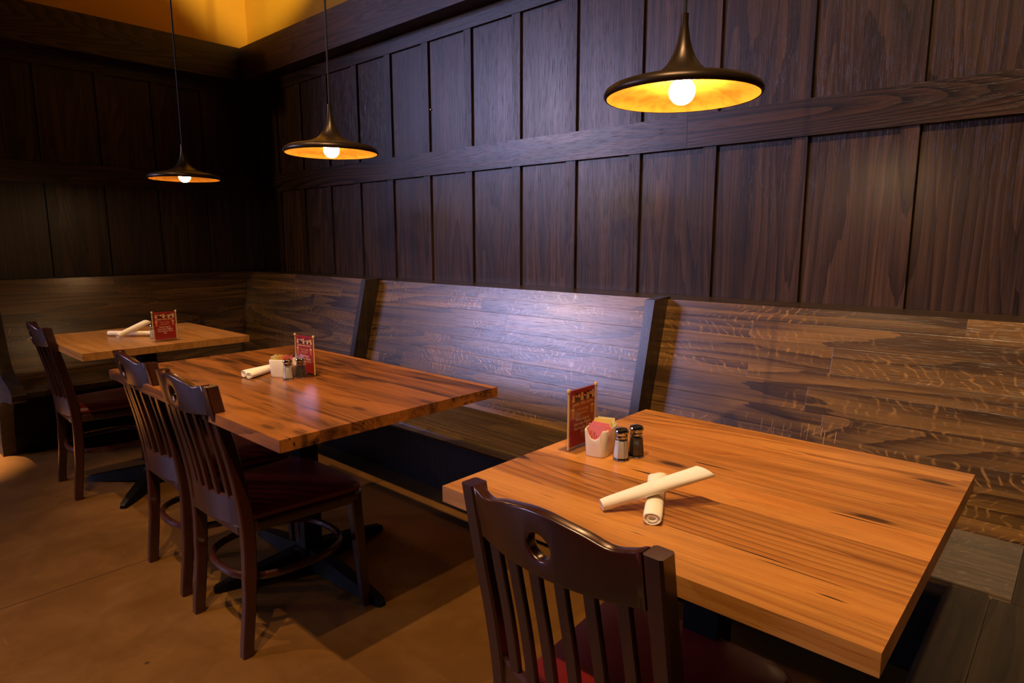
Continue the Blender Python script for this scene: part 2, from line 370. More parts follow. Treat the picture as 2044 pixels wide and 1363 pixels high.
# back wall boards (recessed), battens, rails
def board(x0, x1, z0, z1, wall):
    b = B()
    if wall == 'b': box(b, x0, x1, -0.010, -0.0010, z0, z1)
    else: box(b, 0.0010, 0.010, x0, x1, z0, z1)
    bevel(b, 0.0015, 1)
    # origin at the board so the grain differs
    return b
ks = [X0 + PW*k for k in range(-1, 16)]
for z0, z1 in ((ZL, ZR0), (ZR1, ZT0)):
    for k, xr in enumerate(ks):
        xa = max(xr + 0.005, 0.062); xb = min(xr + PW - 0.052, XEND)
        if xa < xb:
            obj('wall_panel', board(xa, xb + 0.006, z0, z1, 'b'), M['panel'], wb)
        if 0.07 < xr < XEND:
            b = B(); box(b, xr - 0.052, xr, -0.022, -0.0010, z0, z1); bevel(b, 0.002, 2); obj('batten', b, M['batten'], wb)
b = B(); box(b, 0.012, 0.062, -0.022, -0.0010, ZL, ZT0); bevel(b, 0.002, 1); obj('corner_batten', b, M['panel'], wb)
JX = 3.608
for xa, xb in ((0.012, JX - 0.0006), (JX + 0.0006, XEND)):
    b = B(); box(b, xa, xb, -0.030, -0.0010, ZR0, ZR1); bevel(b, 0.003, 2); obj('middle_rail', b, M['rail'], wb)
b = B(); box(b, 0.012, XEND, -0.026, -0.0010, ZT0, ZT1); bevel(b, 0.002, 1); obj('top_rail', b, M['rail'], wb)
b = B(); box(b, 0.012, XEND, -0.016, -0.0010, ZT1, ZB0); obj('frieze_board', b, M['rail'], wb)
# left wall
for z0, z1 in ((ZL, ZR0), (ZR1, ZT0)):
    for k in range(0, 6):
        yr = -0.36 - 0.325*k            # battens
        b = B(); box(b, 0.0010, 0.022, yr - 0.026, yr + 0.026, z0, z1); bevel(b, 0.002, 2); obj('batten', b, M['panel_l'], wlft)
        ya = yr + 0.028; yb = (yr + 0.325 - 0.030) if k else -0.064
        obj('wall_panel', board(ya, yb, z0, z1, 'l'), M['panel_l'], wlft)
b = B(); box(b, 0.0010, 0.022, -0.062, -0.012, ZL, ZT0); bevel(b, 0.002, 1); obj('corner_batten', b, M['panel_l'], wlft)
b = B(); box(b, 0.0010, 0.030, -2.0, -0.012, ZR0, ZR1); bevel(b, 0.003, 2); obj('middle_rail', b, M['rail_l'], wlft)
b = B(); box(b, 0.0010, 0.026, -2.0, -0.012, ZT0, ZT1); bevel(b, 0.002, 1); obj('top_rail', b, M['rail_l'], wlft)
b = B(); box(b, 0.0010, 0.016, -2.0, -0.012, ZT1, ZB0); obj('frieze_board', b, M['rail_l'], wlft)
# beams
DB = 0.125
b = B(); box(b, DB, 0.86, -DB, 0.0, ZB0, ZB1); box(b, 0.8612, XEND, -DB, 0.0, ZB0, ZB1); bevel(b, 0.003, 1)
struct(obj('trim_1', b, M['rail']), 'dark oak beam along the long wall')
b = B(); box(b, 0.0, DB, -2.0, 0.0, ZB0, ZB1); bevel(b, 0.003, 1)
struct(obj('trim_2', b, M['rail_l']), 'dark oak beam along the short wall')
# brass nail on the panelling
b = B(); lathe(b, [(0.0, 0.0), (0.004, 0.0), (0.0045, 0.006), (0.003, 0.010), (0.0, 0.0105)], 12)
for v in b.verts: v.co = Vector((v.co.x, -v.co.z, v.co.y))
tag(obj('brass_nail', b, M['brass'], None, (2.074, -0.0095, 1.935)), 'tiny brass nail shining on the upper wall panelling', 'nail')

# ------------------------------------------------------------------ benches
LD, SF, ZS, TL = 0.2241, 0.7253, 0.45, 0.262
ZTOP = 1.010
def yback(z): return -(LD + TL*(ZTOP - z))
XR = 4.66
def lean_panel(bm, x0, x1, t=0.03):
    z0 = ZS - 0.02
    prism(bm, [(yback(z0), z0), (yback(ZTOP), ZTOP), (yback(ZTOP)+t, ZTOP), (yback(z0)+t, z0)], lambda a, c, d: (d, a, c), x0, x1)
bench = thing('long_bench', 'long dark oak wall bench with sloped back along the panelled wall', 'bench', (0, 0, 0))
def panel_obj(x0, x1, label):
    # flat board, rotated into place so the staves follow the slope
    L = math.hypot(ZTOP - ZS + 0.02, TL*(ZTOP - ZS + 0.02)); ang = math.atan2(1.0, TL)
    b = B(); box(b, x0, x1, 0.0, L, -0.03, 0.0); bevel(b, 0.002, 1)
    if x0 < 0.5:
        for v in b.verts:
            if v.co.x < 0.5: v.co.x = -yback(ZS - 0.02 + v.co.y*math.sin(ang)) + 0.001 + v.co.z*0.97
    if x1 > 5.0:
        for v in b.verts:
            if v.co.x > 5.0: v.co.x = XR + SF + yback(ZS - 0.02 + v.co.y*math.sin(ang)) - 0.002 - v.co.z*0.97
    o = obj('backrest', b, M['bench'], bench, (0, yback(ZS - 0.02), ZS - 0.02)); o.rotation_euler = (ang, 0, 0)
    o['label'] = label; return o
D1, D2 = (1.810, 1.848), (3.620, 3.657)
panel_obj(0.30, D1[0]-0.001, 'brown backrest in the corner')
panel_obj(D1[1]+0.001, D2[0]-0.001, 'middle backrest shining bluish')
panel_obj(D2[1]+0.001, XEND, 'lamplit backrest with light ray flecks')
for d in (D1, D2):
    b = B(); P_ = 0.098
    prism(b, [(yback(ZS)-P_+0.015, ZS), (yback(ZTOP)-P_, ZTOP+0.004), (yback(ZTOP)-0.01, ZTOP+0.010), (yback(ZTOP)+0.02, ZTOP+0.010), (yback(ZS)+0.02, ZS)], lambda a, c, e: (e, a, c), d[0], d[1])
    bevel(b, 0.004, 2); obj('divider', b, M['divider'], bench)
b = B(); box(b, 0.03, XR+SF-LD-0.002, yback(ZTOP)+0.002, -0.024, ZTOP-0.02, ZTOP); bevel(b, 0.002, 1); obj('top_ledge', b, M['bench_seat'], bench)
def seat_profile(x):
    # bullnose seat section (y,z)
    pts = [(-0.30, ZS), (-SF+0.02, ZS)]
    for i in range(1, 8):
        a = PI/2 * i/8; pts.append((-SF+0.02-0.02*math.sin(a)*1.0, ZS-0.02+0.02*math.cos(a)))
    pts += [(-SF, ZS-0.032), (-SF+0.012, ZS-0.045), (-0.30, ZS-0.045)]
    return pts
b = B(); prism(b, seat_profile(0), lambda a, c, d: (d, a, c), SF-0.099, XR+0.12); obj('seat', b, M['bench_seat'], bench, smooth=30)
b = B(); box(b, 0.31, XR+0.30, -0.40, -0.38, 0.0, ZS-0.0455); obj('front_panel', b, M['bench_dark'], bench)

scr = plain('bare_wood_scratches', srgb(170, 132, 88), 0.6)
for x, z, h in ((4.019, 0.646, .010), (4.073, 0.628, .020), (4.107, 0.628, .022), (4.114, 0.612, .014), (4.144, 0.618, .024), (4.166, 0.640, .008), (4.200, 0.631, .022), (4.219, 0.629, .026), (4.238, 0.634, .012), (4.260, 0.637, .014), (4.269, 0.620, .020), (4.301, 0.628, .018)):
    b = B(); prism(b, [(x-.0011, z-h), (x+.0007, z-h), (x+.0013, z+h), (x-.0006, z+h)], lambda a, c, d: (a, yback(c)+d, c), -0.0006, 0.0005); obj('scratch_mark', b, scr, bench)
# left bench (along the short wall), leaning in x
lb = thing('corner_bench', 'short dark oak bench under the left panelled wall behind the far table', 'bench', (0, 0, 0))
L = math.hypot(ZTOP - ZS + 0.02, TL*(ZTOP - ZS + 0.02)); ang = math.atan2(1.0, TL)
M['bench_l'] = M['bench']
b = B(); box(b, -1.70, -0.30, 0.0, L, -0.03, 0.0); bevel(b, 0.002, 1)
for v in b.verts:
    if v.co.x > -0.5: v.co.x = yback(ZS - 0.02 + v.co.y*math.sin(ang)) - 0.001 - v.co.z*0.97
o = obj('backrest', b, M['bench'], lb, (-yback(ZS - 0.02), 0, ZS - 0.02)); o.rotation_euler = (ang, 0, PI/2)
b = B(); box(b, 0.024, -yback(ZTOP)-0.002, -1.70, -LD-0.0, ZTOP-0.02, ZTOP); bevel(b, 0.002, 1); obj('top_ledge', b, M['bench_seat'], lb)
b = B(); prism(b, seat_profile(0), lambda a, c, d: (-a, d, c), -1.70, -SF+0.1); obj('seat', b, M['bench_seat'], lb, smooth=30)
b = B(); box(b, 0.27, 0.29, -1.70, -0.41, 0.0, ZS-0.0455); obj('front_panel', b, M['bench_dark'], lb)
# end panel of the left bench
pe = [(0.03, 0.0), (0.03, 1.02), (LD+0.03, 1.02), (0.42, 0.60), (0.47, 0.535), (0.55, 0.50), (0.66, 0.475), (0.725, 0.455), (0.745, 0.43), (0.735, 0.40), (0.70, 0.385)]
pe += [(0.52, 0.365), (0.42, 0.345), (0.37, 0.31), (0.335, 0.24), (0.305, 0.16), (0.29, 0.08), (0.29, 0.0)]
b = B(); prism(b, pe, lambda a, c, d: (a, d, c), -1.765, -1.701); bevel(b, 0.006, 2); obj('end_panel', b, M['end'], lb)

# right bench (returns toward the camera)
rb = thing('side_bench', 'dark bench seat returning toward the viewer at the right edge of the near table', 'bench', (0, 0, 0))
def rprof():
    pts = [(XR+0.085, ZS), (XR+0.02, ZS)]
    for i in range(1, 8):
        a = PI/2*i/8; pts.append((XR+0.02-0.02*math.sin(a), ZS-0.02+0.02*math.cos(a)))
    pts += [(XR, ZS-0.032), (XR+0.012, ZS-0.045), (XR+0.085, ZS-0.045)]
    return pts
M['seat_r'] = wood('side_seat_oak', srgb(14, 10, 6), srgb(34, 26, 16), srgb(50, 38, 24), u=1, v=0, contour=7, ring=0.4, rough=0.5, spec=0.2, tint=0.1, bump=0.2)
b = B(); prism(b, rprof(), lambda a, c, d: (a, d, c), -2.2, -SF-0.001); obj('seat_nosing', b, M['seat_r'], rb, smooth=30)
b = B(); box(b, XR+0.086, XR+0.50, -2.2, -SF-0.001, ZS-0.045, ZS); bevel(b, 0.0015, 1); obj('seat', b, M['seat_r'], rb)
b = B(); box(b, XR+0.121, XR+0.50, -SF, -0.34, ZS-0.045, ZS); bevel(b, 0.0015, 1); obj('seat', b, M['seat_r'], rb)
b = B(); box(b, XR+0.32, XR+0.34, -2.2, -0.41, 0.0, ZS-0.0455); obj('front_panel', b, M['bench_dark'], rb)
b = B(); box(b, -2.2, -0.36, 0.0, L, 0.0, 0.03); bevel(b, 0.002, 1)
o = obj('backrest', b, M['bench'], rb, (XR + SF + yback(ZS-0.02), 0, ZS-0.02)); o.rotation_euler = (PI - ang, 0, PI/2)

# ------------------------------------------------------------------ tables
ZTB, TT = 0.762, 0.032
def table(name, label, x0, x1, y0, y1, mat, hub, arms, seed):
    t = thing('dining_table', label, 'table', (hub[0], hub[1], 0))
    hx, hy = hub
    b = B(); box(b, x0-hx, x1-hx, y0-hy, y1-hy, ZTB-TT, ZTB); bevel(b, 0.003, 2)
    obj('tabletop', b, mat, t)
    b = B(); box(b, -0.26, 0.26, -0.22, 0.22, ZTB-TT-0.012, ZTB-TT-0.0010)
    obj('top_plate', b, M['iron'], t)
    b = B(); box(b, -0.036, 0.036, -0.036, 0.036, 0.06, ZTB-TT-0.012); bevel(b, 0.006, 2); obj('column', b, M['iron'], t)
    b = B(); lathe(b, [(0.0, 0.02), (0.06, 0.02), (0.065, 0.05), (0.055, 0.085), (0.0, 0.09)], 20); obj('hub', b, M['iron'], t)
    for ax, ay in arms:
        Ln = math.hypot(ax, ay); d = Vector((ax/Ln, ay/Ln, 0)); n = Vector((-d.y, d.x, 0))
        rings = []
        for s, hw, z0, z1 in ((0.02, 0.038, 0.012, 0.092), (0.3, 0.034, 0.010, 0.072), (0.75, 0.026, 0.004, 0.042), (0.97, 0.018, 0.0, 0.024), (1.0, 0.012, 0.001, 0.016)):
            p = d*(Ln*s)
            rings.append([(p-n*hw+Vector((0,0,z0)))[:], (p+n*hw+Vector((0,0,z0)))[:], (p+n*hw*0.75+Vector((0,0,z1)))[:], (p-n*hw*0.75+Vector((0,0,z1)))[:]])
        b = B(); loft(b, rings); bevel(b, 0.003, 1); obj('foot', b, M['iron'], t)
    return t
table('near', 'square reclaimed wood table nearest the viewer, with crossed napkin rolls and pink packets', 3.947, 4.704, -1.622, -0.861, M['table'], (4.325, -1.24), [(.36, .02), (-.36, -.02), (.0, .36), (.0, -.36)], 1)
table('mid', 'long dark-stained reclaimed wood table in the middle of the row', 2.178, 3.446, -1.694, -0.940, M['table2'], (2.72, -1.23), [(.445, .015), (-.40, 0.0), (-.05, .37), (-.07, -.335)], 2)
table('far', 'small square wooden table in the far corner by both walls', 0.955, 1.725, -1.666, -0.944, M['table1'], (1.34, -1.30), [(-.27, -.245), (.27, -.245), (.27, .245), (-.27, .245)], 3)

# ------------------------------------------------------------------ chairs
def ypost(z):
    ks_ = [(0, 0.0), (.17, .020), (.33, .030), (.45, .026), (.60, .003), (.72, -.024), (.84, -.046), (.9, -.057)]
    for (a, ya), (c, yc) in zip(ks_, ks_[1:]):
        if z <= c:
            t = (z-a)/(c-a); return ya + (yc-ya)*t
    return ks_[-1][1]
def ysm(z):  # smoothed
    return sum(ypost(max(0, z+d)) for d in (-.05, -.025, 0, .025, .05))/5
XP = 0.174
def bow(x, amt): return -amt*(1-(x/XP)**2)
def make_chair(label, loc, rz):
    t = thing('dining_chair', label, 'chair', loc, rz, 'slat-back dining chairs')
    for s in (-1, 1):
        b = B(); rings = []
        for i in range(22):
            z = 0.838*i/21
            wx = 0.0152; wy = 0.019 if z > .2 else 0.017
            if z > .7: wy = 0.0175
            rings.append(rect(s*XP, ysm(z), wx, wy, z, 0.004))
        loft(b, rings); bevel(b, 0.0025, 1, 60); obj('rear_post', b, M['chair'], t)
        b = B(); rings = []
        for i in range(9):
            f = i/8; z = 0.40*f
            rings.append(rect(s*(0.204-0.018*f), 0.405-0.02*f, 0.0145+0.006*f, 0.0145+0.006*f, z, 0.005))
        loft(b, rings); obj('front_leg', b, M['chair'], t)
    # crest rail with a finger hole
    R, ZH, TH = 0.0215, 0.797, 0.022
    xin = XP - 0.0152
    xs = [-xin + (xin - R)*i/14 for i in range(14)] + [-R*math.cos(PI*i/14) for i in range(15)] + [R + (xin - R)*(i+1)/14 for i in range(14)]
    def ztop(x):
        u = abs(x)/xin
        return 0.840 + 0.016*math.exp(-(u/0.45)**2) - 0.009*math.exp(-((u-0.74)/0.17)**2)*(1 if u < .98 else .4)
    def zbot(x): return 0.744 + 0.006*(abs(x)/xin)**2
    b = B()
    cols = []
    for x in xs:
        inside = abs(x) < R - 1e-6
        if inside:
            h = math.sqrt(R*R - x*x); zz = [zbot(x), ZH-h, ZH+h, ztop(x)]
        else: zz = [zbot(x), ZH, ZH, ztop(x)]
        cols.append([[b.verts.new((x, ysm(z) + bow(x, 0.034) + sg*TH/2, z)) for z in (zz if inside else [zz[0], zz[1], zz[3]])] for sg in (-1, 1)])
        for c in cols[-1]:
            if not inside: c.insert(2, c[1])
    def fc(*v):
        u_ = []
        for q in v:
            if q not in u_: u_.append(q)
        if len(u_) > 2:
            try: b.faces.new(u_)
            except ValueError: pass
    for c0, c1 in zip(cols, cols[1:]):
        for k in (0, 1):
            fc(c0[k][0], c1[k][0], c1[k][1], c0[k][1]); fc(c0[k][2], c1[k][2], c1[k][3], c0[k][3])
        fc(c0[0][0], c0[1][0], c1[1][0], c1[0][0]); fc(c0[0][3], c1[0][3], c1[1][3], c0[1][3])
        if c0[0][1] is not c0[0][2] or c1[0][1] is not c1[0][2]:
            fc(c0[0][1], c0[1][1], c1[1][1], c1[0][1]); fc(c0[0][2], c1[0][2], c1[1][2], c0[1][2])
    for c in (cols[0], cols[-1]):
        fc(c[0][0], c[0][1], c[1][1], c[1][0]); fc(c[0][2], c[0][3], c[1][3], c[1][2])
    bmesh.ops.recalc_face_normals(b, faces=b.faces[:])
    es = [e for e in b.edges if len(e.link_faces) == 2 and e.calc_face_angle(0) > math.radians(50) and all(abs(v.co.x) < xin-1e-4 for v in e.verts)]
    bmesh.ops.bevel(b, geom=es, offset=0.005, segments=3, profile=0.5, affect='EDGES', clamp_overlap=True)
    obj('crest_rail', b, M['chair'], t, smooth=50)
    # lower back rail
    b = B(); rings = []
    for i in range(17):
        x = -xin + 2*xin*i/16; yb = ysm(.45) + bow(x, 0.030); tt = 0.009; zt = 0.500 - 0.006*(1-(x/xin)**2)
        rings.append([(x, yb-tt, 0.408), (x, yb+tt, 0.408), (x, yb+tt-.006, zt-0.003), (x, yb-.007, zt), (x, yb-tt-.004, zt-.005)])
    loft(b, rings); obj('lower_rail', b, M['chair'], t)
    for i in range(6):
        x = -XP + 2*XP*(i+1)/7
        rings = []
        for j in range(9):
            z = 0.485 + (0.752-0.485)*j/8
            rings.append(rect(x, ysm(z)+bow(x, 0.032), 0.0115, 0.0055, z, 0.002))
        b = B(); loft(b, rings); obj('slat', b, M['chair'], t)
    # seat: rounded trapezoid
    def outline(grow, z, n=8):
        hw0, hw1, y0, y1, r = 0.172+grow, 0.208+grow, 0.005-grow, 0.425+grow, 0.045
        cor = [((-hw0, y0), .02), ((hw0, y0), .02), ((hw1, y1), r), ((-hw1, y1), r)]
        pts = []
        for k, ((x, y), rr) in enumerate(cor):
            sx = 1 if x > 0 else -1; sy = 1 if y > 0.2 else -1
            cx, cy = x - sx*rr, y - sy*rr
            a0 = {(-1, -1): PI, (1, -1): 1.5*PI, (1, 1): 0, (-1, 1): .5*PI}[(sx, sy)]
            for i in range(n+1):
                a = a0 + PI/2*i/n; pts.append((cx + rr*math.cos(a), cy + rr*math.sin(a), z))
        return pts
    b = B(); loft(b, [outline(-.012, .372), outline(-.002, .378), outline(0, .392), outline(0, .404), outline(-.006, .410)]); obj('seat_frame', b, M['chair'], t)
    b = B(); loft(b, [outline(-.010, .410), outline(-.004, .416), outline(-.003, .428), outline(-.012, .440), outline(-.035, .446), outline(-.09, .449)]); obj('seat_cushion', b, M['vinyl'], t)
    # bent-wood hoop stretcher between the legs
    b = B(); rings = []; n = 56
    for i in range(n):
        a = 2*PI*i/n; ca, sa = math.cos(a), math.sin(a)
        sc = 1.0/((abs(ca)**2.6 + abs(sa)**2.6)**(1/2.6))
        cx, cy = 0.180*ca*sc, 0.205 + 0.192*sa*sc
        nx, ny = ca, sa
        sec = []
        for j in range(8):
            e = 2*PI*j/8; sec.append((cx + nx*0.010*math.cos(e), cy + ny*0.010*math.cos(e), 0.222 + 0.013*math.sin(e)))
        rings.append(sec)
    loft(b, rings, closed=True); obj('hoop_stretcher', b, M['chair'], t)
    return t
ch = make_chair('mahogany slat-back chair pushed up to the nearest table, back in the foreground', (4.293, -1.662, 0), math.radians(-2.0))
dup(ch, (2.903, -1.650, 0), 0.0, 'mahogany chair at the middle table, the one closer to the viewer, whole side in view')
dup(ch, (2.413, -1.632, 0), math.radians(-1.5), 'mahogany chair at the middle table, partly hidden behind its neighbour')
dup(ch, (1.153, -1.645, 0), math.radians(-2.0), 'mahogany chair drawn up to the far corner table')

# ------------------------------------------------------------------ pendant lamps
def pendant(label, x, y, zr, bulb='bulb'):
    t = thing('pendant_lamp', label, 'lamp', (x, y, zr), 0, 'wide trumpet pendant lamps')
    K = 0.97
    outer = [(0.0085, 0.178), (0.0085, 0.158), (0.0105, 0.142), (0.0140, 0.122), (0.0195, 0.103), (0.028, 0.084), (0.040, 0.068), (0.056, 0.055), (0.078, 0.045), (0.104, 0.0375), (0.130, 0.032), (0.156, 0.027), (0.166, 0.024),
             (0.176, 0.018), (0.180, 0.010), (0.1795, 0.004), (0.176, 0.0), (0.173, 0.0005)]
    b = B(); lathe(b, [(0.0, 0.178)] + [(r*K if r > .03 else r, z) for r, z in outer], 72); obj('shade', b, M['bronze'], t, smooth=40)
    inner = [(0.173, 0.0005), (0.168, 0.007), (0.158, 0.014), (0.142, 0.021), (0.120, 0.027), (0.098, 0.0325), (0.074, 0.041), (0.053, 0.052), (0.038, 0.065), (0.030, 0.078), (0.0, 0.080)]
    b = B(); lathe(b, [(r*K, z) for r, z in inner], 72); obj('shade_lining', b, M['gold'], t, smooth=60)
    b = B(); lathe(b, [(0.0, 0.079), (0.015, 0.079), (0.015, 0.046), (0.0, 0.046)], 20); obj('socket', b, M['iron'], t)
    b = B(); prof = [(0.013, 0.050), (0.0135, 0.045)] + [(0.029*math.sin(a), 0.014 + 0.029*math.cos(a)) for a in [0.35 + (PI-0.35)*i/14 for i in range(14)]] + [(0.0, -0.015)]
    lathe(b, [(0.0, 0.050)] + prof, 28); obj('bulb', b, M[bulb], t)
    b = B(); lathe(b, [(0.0, 0.178), (0.0038, 0.178), (0.0038, ZC-zr-0.02), (0.0, ZC-zr-0.02)], 10); obj('cord', b, M['cord'], t)
    b = B(); lathe(b, [(0.0, ZC-zr-0.03), (0.05, ZC-zr-0.028), (0.055, ZC-zr-0.001), (0.0, ZC-zr-0.001)], 24); obj('ceiling_rose', b, M['iron'], t)
    return t
pendant('large-looking trumpet pendant lamp glowing over the nearest table', 4.110, -1.029, 1.548)
pendant('trumpet pendant lamp over the middle table, second of three', 2.668, -1.022, 1.554, 'bulb_mid')
pendant('smallest-looking trumpet pendant lamp, hanging over the far corner table', 1.258, -1.013, 1.549, 'bulb_far')

# ------------------------------------------------------------------ table-top things
def text_mesh(body, size, bold=0.0):
    cu = bpy.data.curves.new('writing', 'FONT'); cu.body = body; cu.size = size; cu.align_x = 'CENTER'; cu.align_y = 'CENTER'
    cu.offset = bold; cu.resolution_u = 3; cu.space_line = 0.92
    to = bpy.data.objects.new('writing', cu); COL.objects.link(to)
    bpy.context.view_layer.update()
    me = bpy.data.meshes.new_from_object(to.evaluated_get(bpy.context.evaluated_depsgraph_get()))
    bpy.data.objects.remove(to); bpy.data.curves.remove(cu)
    return me
def standee(label, loc, rz, proto=[]):
    if proto:
        return dup(proto[0], loc, rz, label)
    # local: width along x, front faces -y
    t = thing('table_sign', label, 'sign', loc, rz, 'red quiz night table signs')
    Wd, H0, H1 = 0.112, 0.004, 0.141
    b = B(); box(b, -Wd/2, Wd/2, -0.0045, -0.0025, H0, H1); box(b, -Wd/2, Wd/2, 0.0025, 0.0045, H0, H1); bevel(b, 0.0006, 1); obj('acrylic_sheet', b, M['acrylic'], t)
    b = B(); box(b, -Wd/2, Wd/2, -0.026, 0.026, 0.0, 0.0035); bevel(b, 0.001, 1); obj('acrylic_foot', b, M['acrylic'], t)
    b = B(); box(b, -0.046, 0.046, -0.0012, 0.0012, 0.008, 0.138); card = obj('card', b, M['red_card'], t)
    for sx in (-1, 1):
        b = B(); lathe(b, [(0.0, 0.004), (0.0022, 0.004), (0.0022, 0.136), (0.0, 0.136)], 10, (sx*(Wd/2-0.004), 0, 0)); obj('side_rod', b, M['stud'], t)
        b = B(); lathe(b, [(0.0, 0.136), (0.004, 0.136), (0.0045, 0.140), (0.003, 0.1435), (0.0, 0.144)], 12, (sx*(Wd/2-0.004), 0, 0)); obj('corner_stud', b, M['stud'], t)
    def wr(body, size, z, mat, bold=0.0):
        me = text_mesh(body, size, bold); me.materials.append(mat)
        o = bpy.data.objects.new('writing', me); COL.objects.link(o); o.parent = card
        o.location = (0, -0.00145, z); o.rotation_euler = (PI/2, 0, 0)
    wr('geeks who drink', 0.0118, 0.1045, M['ink_cream'], 0.0002)
    wr('Free to play', 0.0088, 0.0905, M['ink_cream'])
    wr('pub trivia!', 0.0088, 0.0815, M['ink_cream'])
    wr('Returning to', 0.0098, 0.0675, M['ink_white'], 0.0001)
    wr('Saturday Nights', 0.0104, 0.0575, M['ink_white'], 0.0001)
    wr('Starting Jan 23rd', 0.0098, 0.0475, M['ink_white'], 0.0001)
    wr('8pm', 0.0078, 0.0375, M['ink_white'])
    # row of small busts along the top, and two glasses
    def disc(bm, cx, cz, r, n=12, sz=1.0, y=-0.0014):
        bm.faces.new([bm.verts.new((cx + r*math.cos(2*PI*i/n), y, cz + sz*r*math.sin(2*PI*i/n))) for i in range(n)])
    bd, bl = B(), B()
    for i, x in enumerate((-.036, -.0245, -.014, -.003, .008, .0195, .030, .039)):
        hz = 0.1235 + (0.0018 if i % 2 else -0.0012); dark = i in (1, 2, 4, 6)
        disc(bl, x, hz, 0.0042, y=-0.00155)
        body = bd if dark else bl
        body.faces.new([body.verts.new((x+dx, -0.0014, z)) for dx, z in ((-.0055, .1105), (.0055, .1105), (.005, hz-.005), (.0, hz-.0025), (-.005, hz-.005))])
        if i in (1, 4, 5): disc(bd, x, hz+0.0026, 0.0046, 10, 0.6, -0.00175)
    obj('people_print', bl, M['ink_cream'], card); obj('people_print', bd, M['ink_dark'], card)
    for sx in (-1, 1):
        bg = B(); x = sx*0.0365
        bg.faces.new([bg.verts.new((x+dx, -0.0014, z)) for dx, z in ((-.0034, .073), (.0034, .073), (.0052, .094), (-.0052, .094))]); obj('glass_print', bg, M['ink_amber'], card)
        bg = B(); bg.faces.new([bg.verts.new((x+dx, -0.0016, z)) for dx, z in ((-.0050, .0905), (.0050, .0905), (.0054, .0965), (-.0054, .0965))]); obj('foam_print', bg, M['ink_cream'], card)
    proto.append(t); return t
standee('red quiz sign in a clear stand beside the pink packets on the nearest table', (4.006, -1.247, ZTB), PI/2)
standee('red quiz sign on the middle table, catching a pinkish sheen', (2.803, -1.252, ZTB), math.radians(6))
standee('red quiz sign at the edge of the far corner table', (1.606, -1.292, ZTB), PI/2 - 0.02)

def shaker(kind, label, loc, rz=0.2):
    t = thing('%s_shaker' % kind, label, 'shaker', loc, rz, '%s shakers' % kind)
    b = B(); lathe(b, [(0.0, 0.0), (0.0165, 0.0), (0.0185, 0.003), (0.0180, 0.010), (0.0155, 0.042), (0.0145, 0.047), (0.0115, 0.051), (0.0115, 0.055),
                       (0.0100, 0.055), (0.0100, 0.050), (0.0130, 0.045), (0.0140, 0.041), (0.0163, 0.010), (0.0160, 0.006), (0.0, 0.006)], 8)
    obj('glass_jar', b, M['glass'], t, smooth=20)
    top = 0.044 if kind == 'salt' else 0.043
    b = B(); lathe(b, [(0.0, 0.0065), (0.0156, 0.0065), (0.0160, 0.010), (0.0139, 0.040), (0.0128, top), (0.0, top+0.001)], 8)
    obj('%s_fill' % kind, b, M[kind], t, smooth=20)
    b = B(); lathe(b, [(0.0116, 0.049), (0.0135, 0.049), (0.0140, 0.052), (0.0128, 0.056), (0.0138, 0.058), (0.0158, 0.0605), (0.0160, 0.064), (0.0135, 0.0685), (0.007, 0.0708), (0.0, 0.0712)], 28)
    obj('lid', b, M['chrome'], t)
    return t
s0 = shaker('salt', 'salt shaker with chrome lid beside the white caddy on the nearest table', (4.122, -1.263, ZTB))
p0 = shaker('pepper', 'pepper shaker with chrome lid behind the salt on the nearest table', (4.134, -1.222, ZTB))
dup(s0, (2.834, -1.336, ZTB), 0.5, 'salt shaker in front of the white caddy on the middle table')
dup(p0, (2.838, -1.292, ZTB), 0.1, 'pepper shaker next to the sign on the middle table')
dup(s0, (1.490, -1.305, ZTB), 0.3, 'salt shaker half hidden behind the sign on the far table')

def caddy(label, loc, rz):
    # local: long axis y, notched ends at -y and +y
    t = thing('sugar_caddy', label, 'caddy', loc, rz, 'white ceramic packet caddies')
    n = 72; a, c, h = 0.0275, 0.044, 0.062
    def ring(sc, z, notch=0.0, inset=0.0):
        out = []
        for i in range(n):
            th = 2*PI*i/n; ct, st = math.cos(th), math.sin(th); p = 5.0
            k = 1/((abs(ct)**p + abs(st)**p)**(1/p))
            x, y = (a*sc-inset)*ct*k, (c*sc-inset)*st*k
            zz = z
            if notch and abs(y) > c*0.8:
                q = abs(x)/0.0175
                if q < 1: zz -= notch*math.cos(q*PI/2)**0.7
            out.append((x, y, zz))
        return out
    b = B()
    rr = [ring(0.80, 0.0), ring(0.88, 0.001), ring(0.91, 0.005), ring(0.95, 0.03), ring(1.0, h-0.003, 0.021), ring(1.0, h-0.001, 0.021, 0.0008), ring(1.0, h, 0.021, 0.002), ring(1.0, h-0.001, 0.021, 0.0038), ring(0.97, 0.03, 0, 0.0045), ring(0.92, 0.007, 0, 0.005)]
    loft(b, rr); obj('bowl', b, M['ceramic'], t, smooth=50)
    return t
ROTA = math.radians(14)
cpos = (4.062, -1.252); caddy('white ceramic caddy holding pink and yellow packets on the nearest table', (cpos[0], cpos[1], ZTB), ROTA)
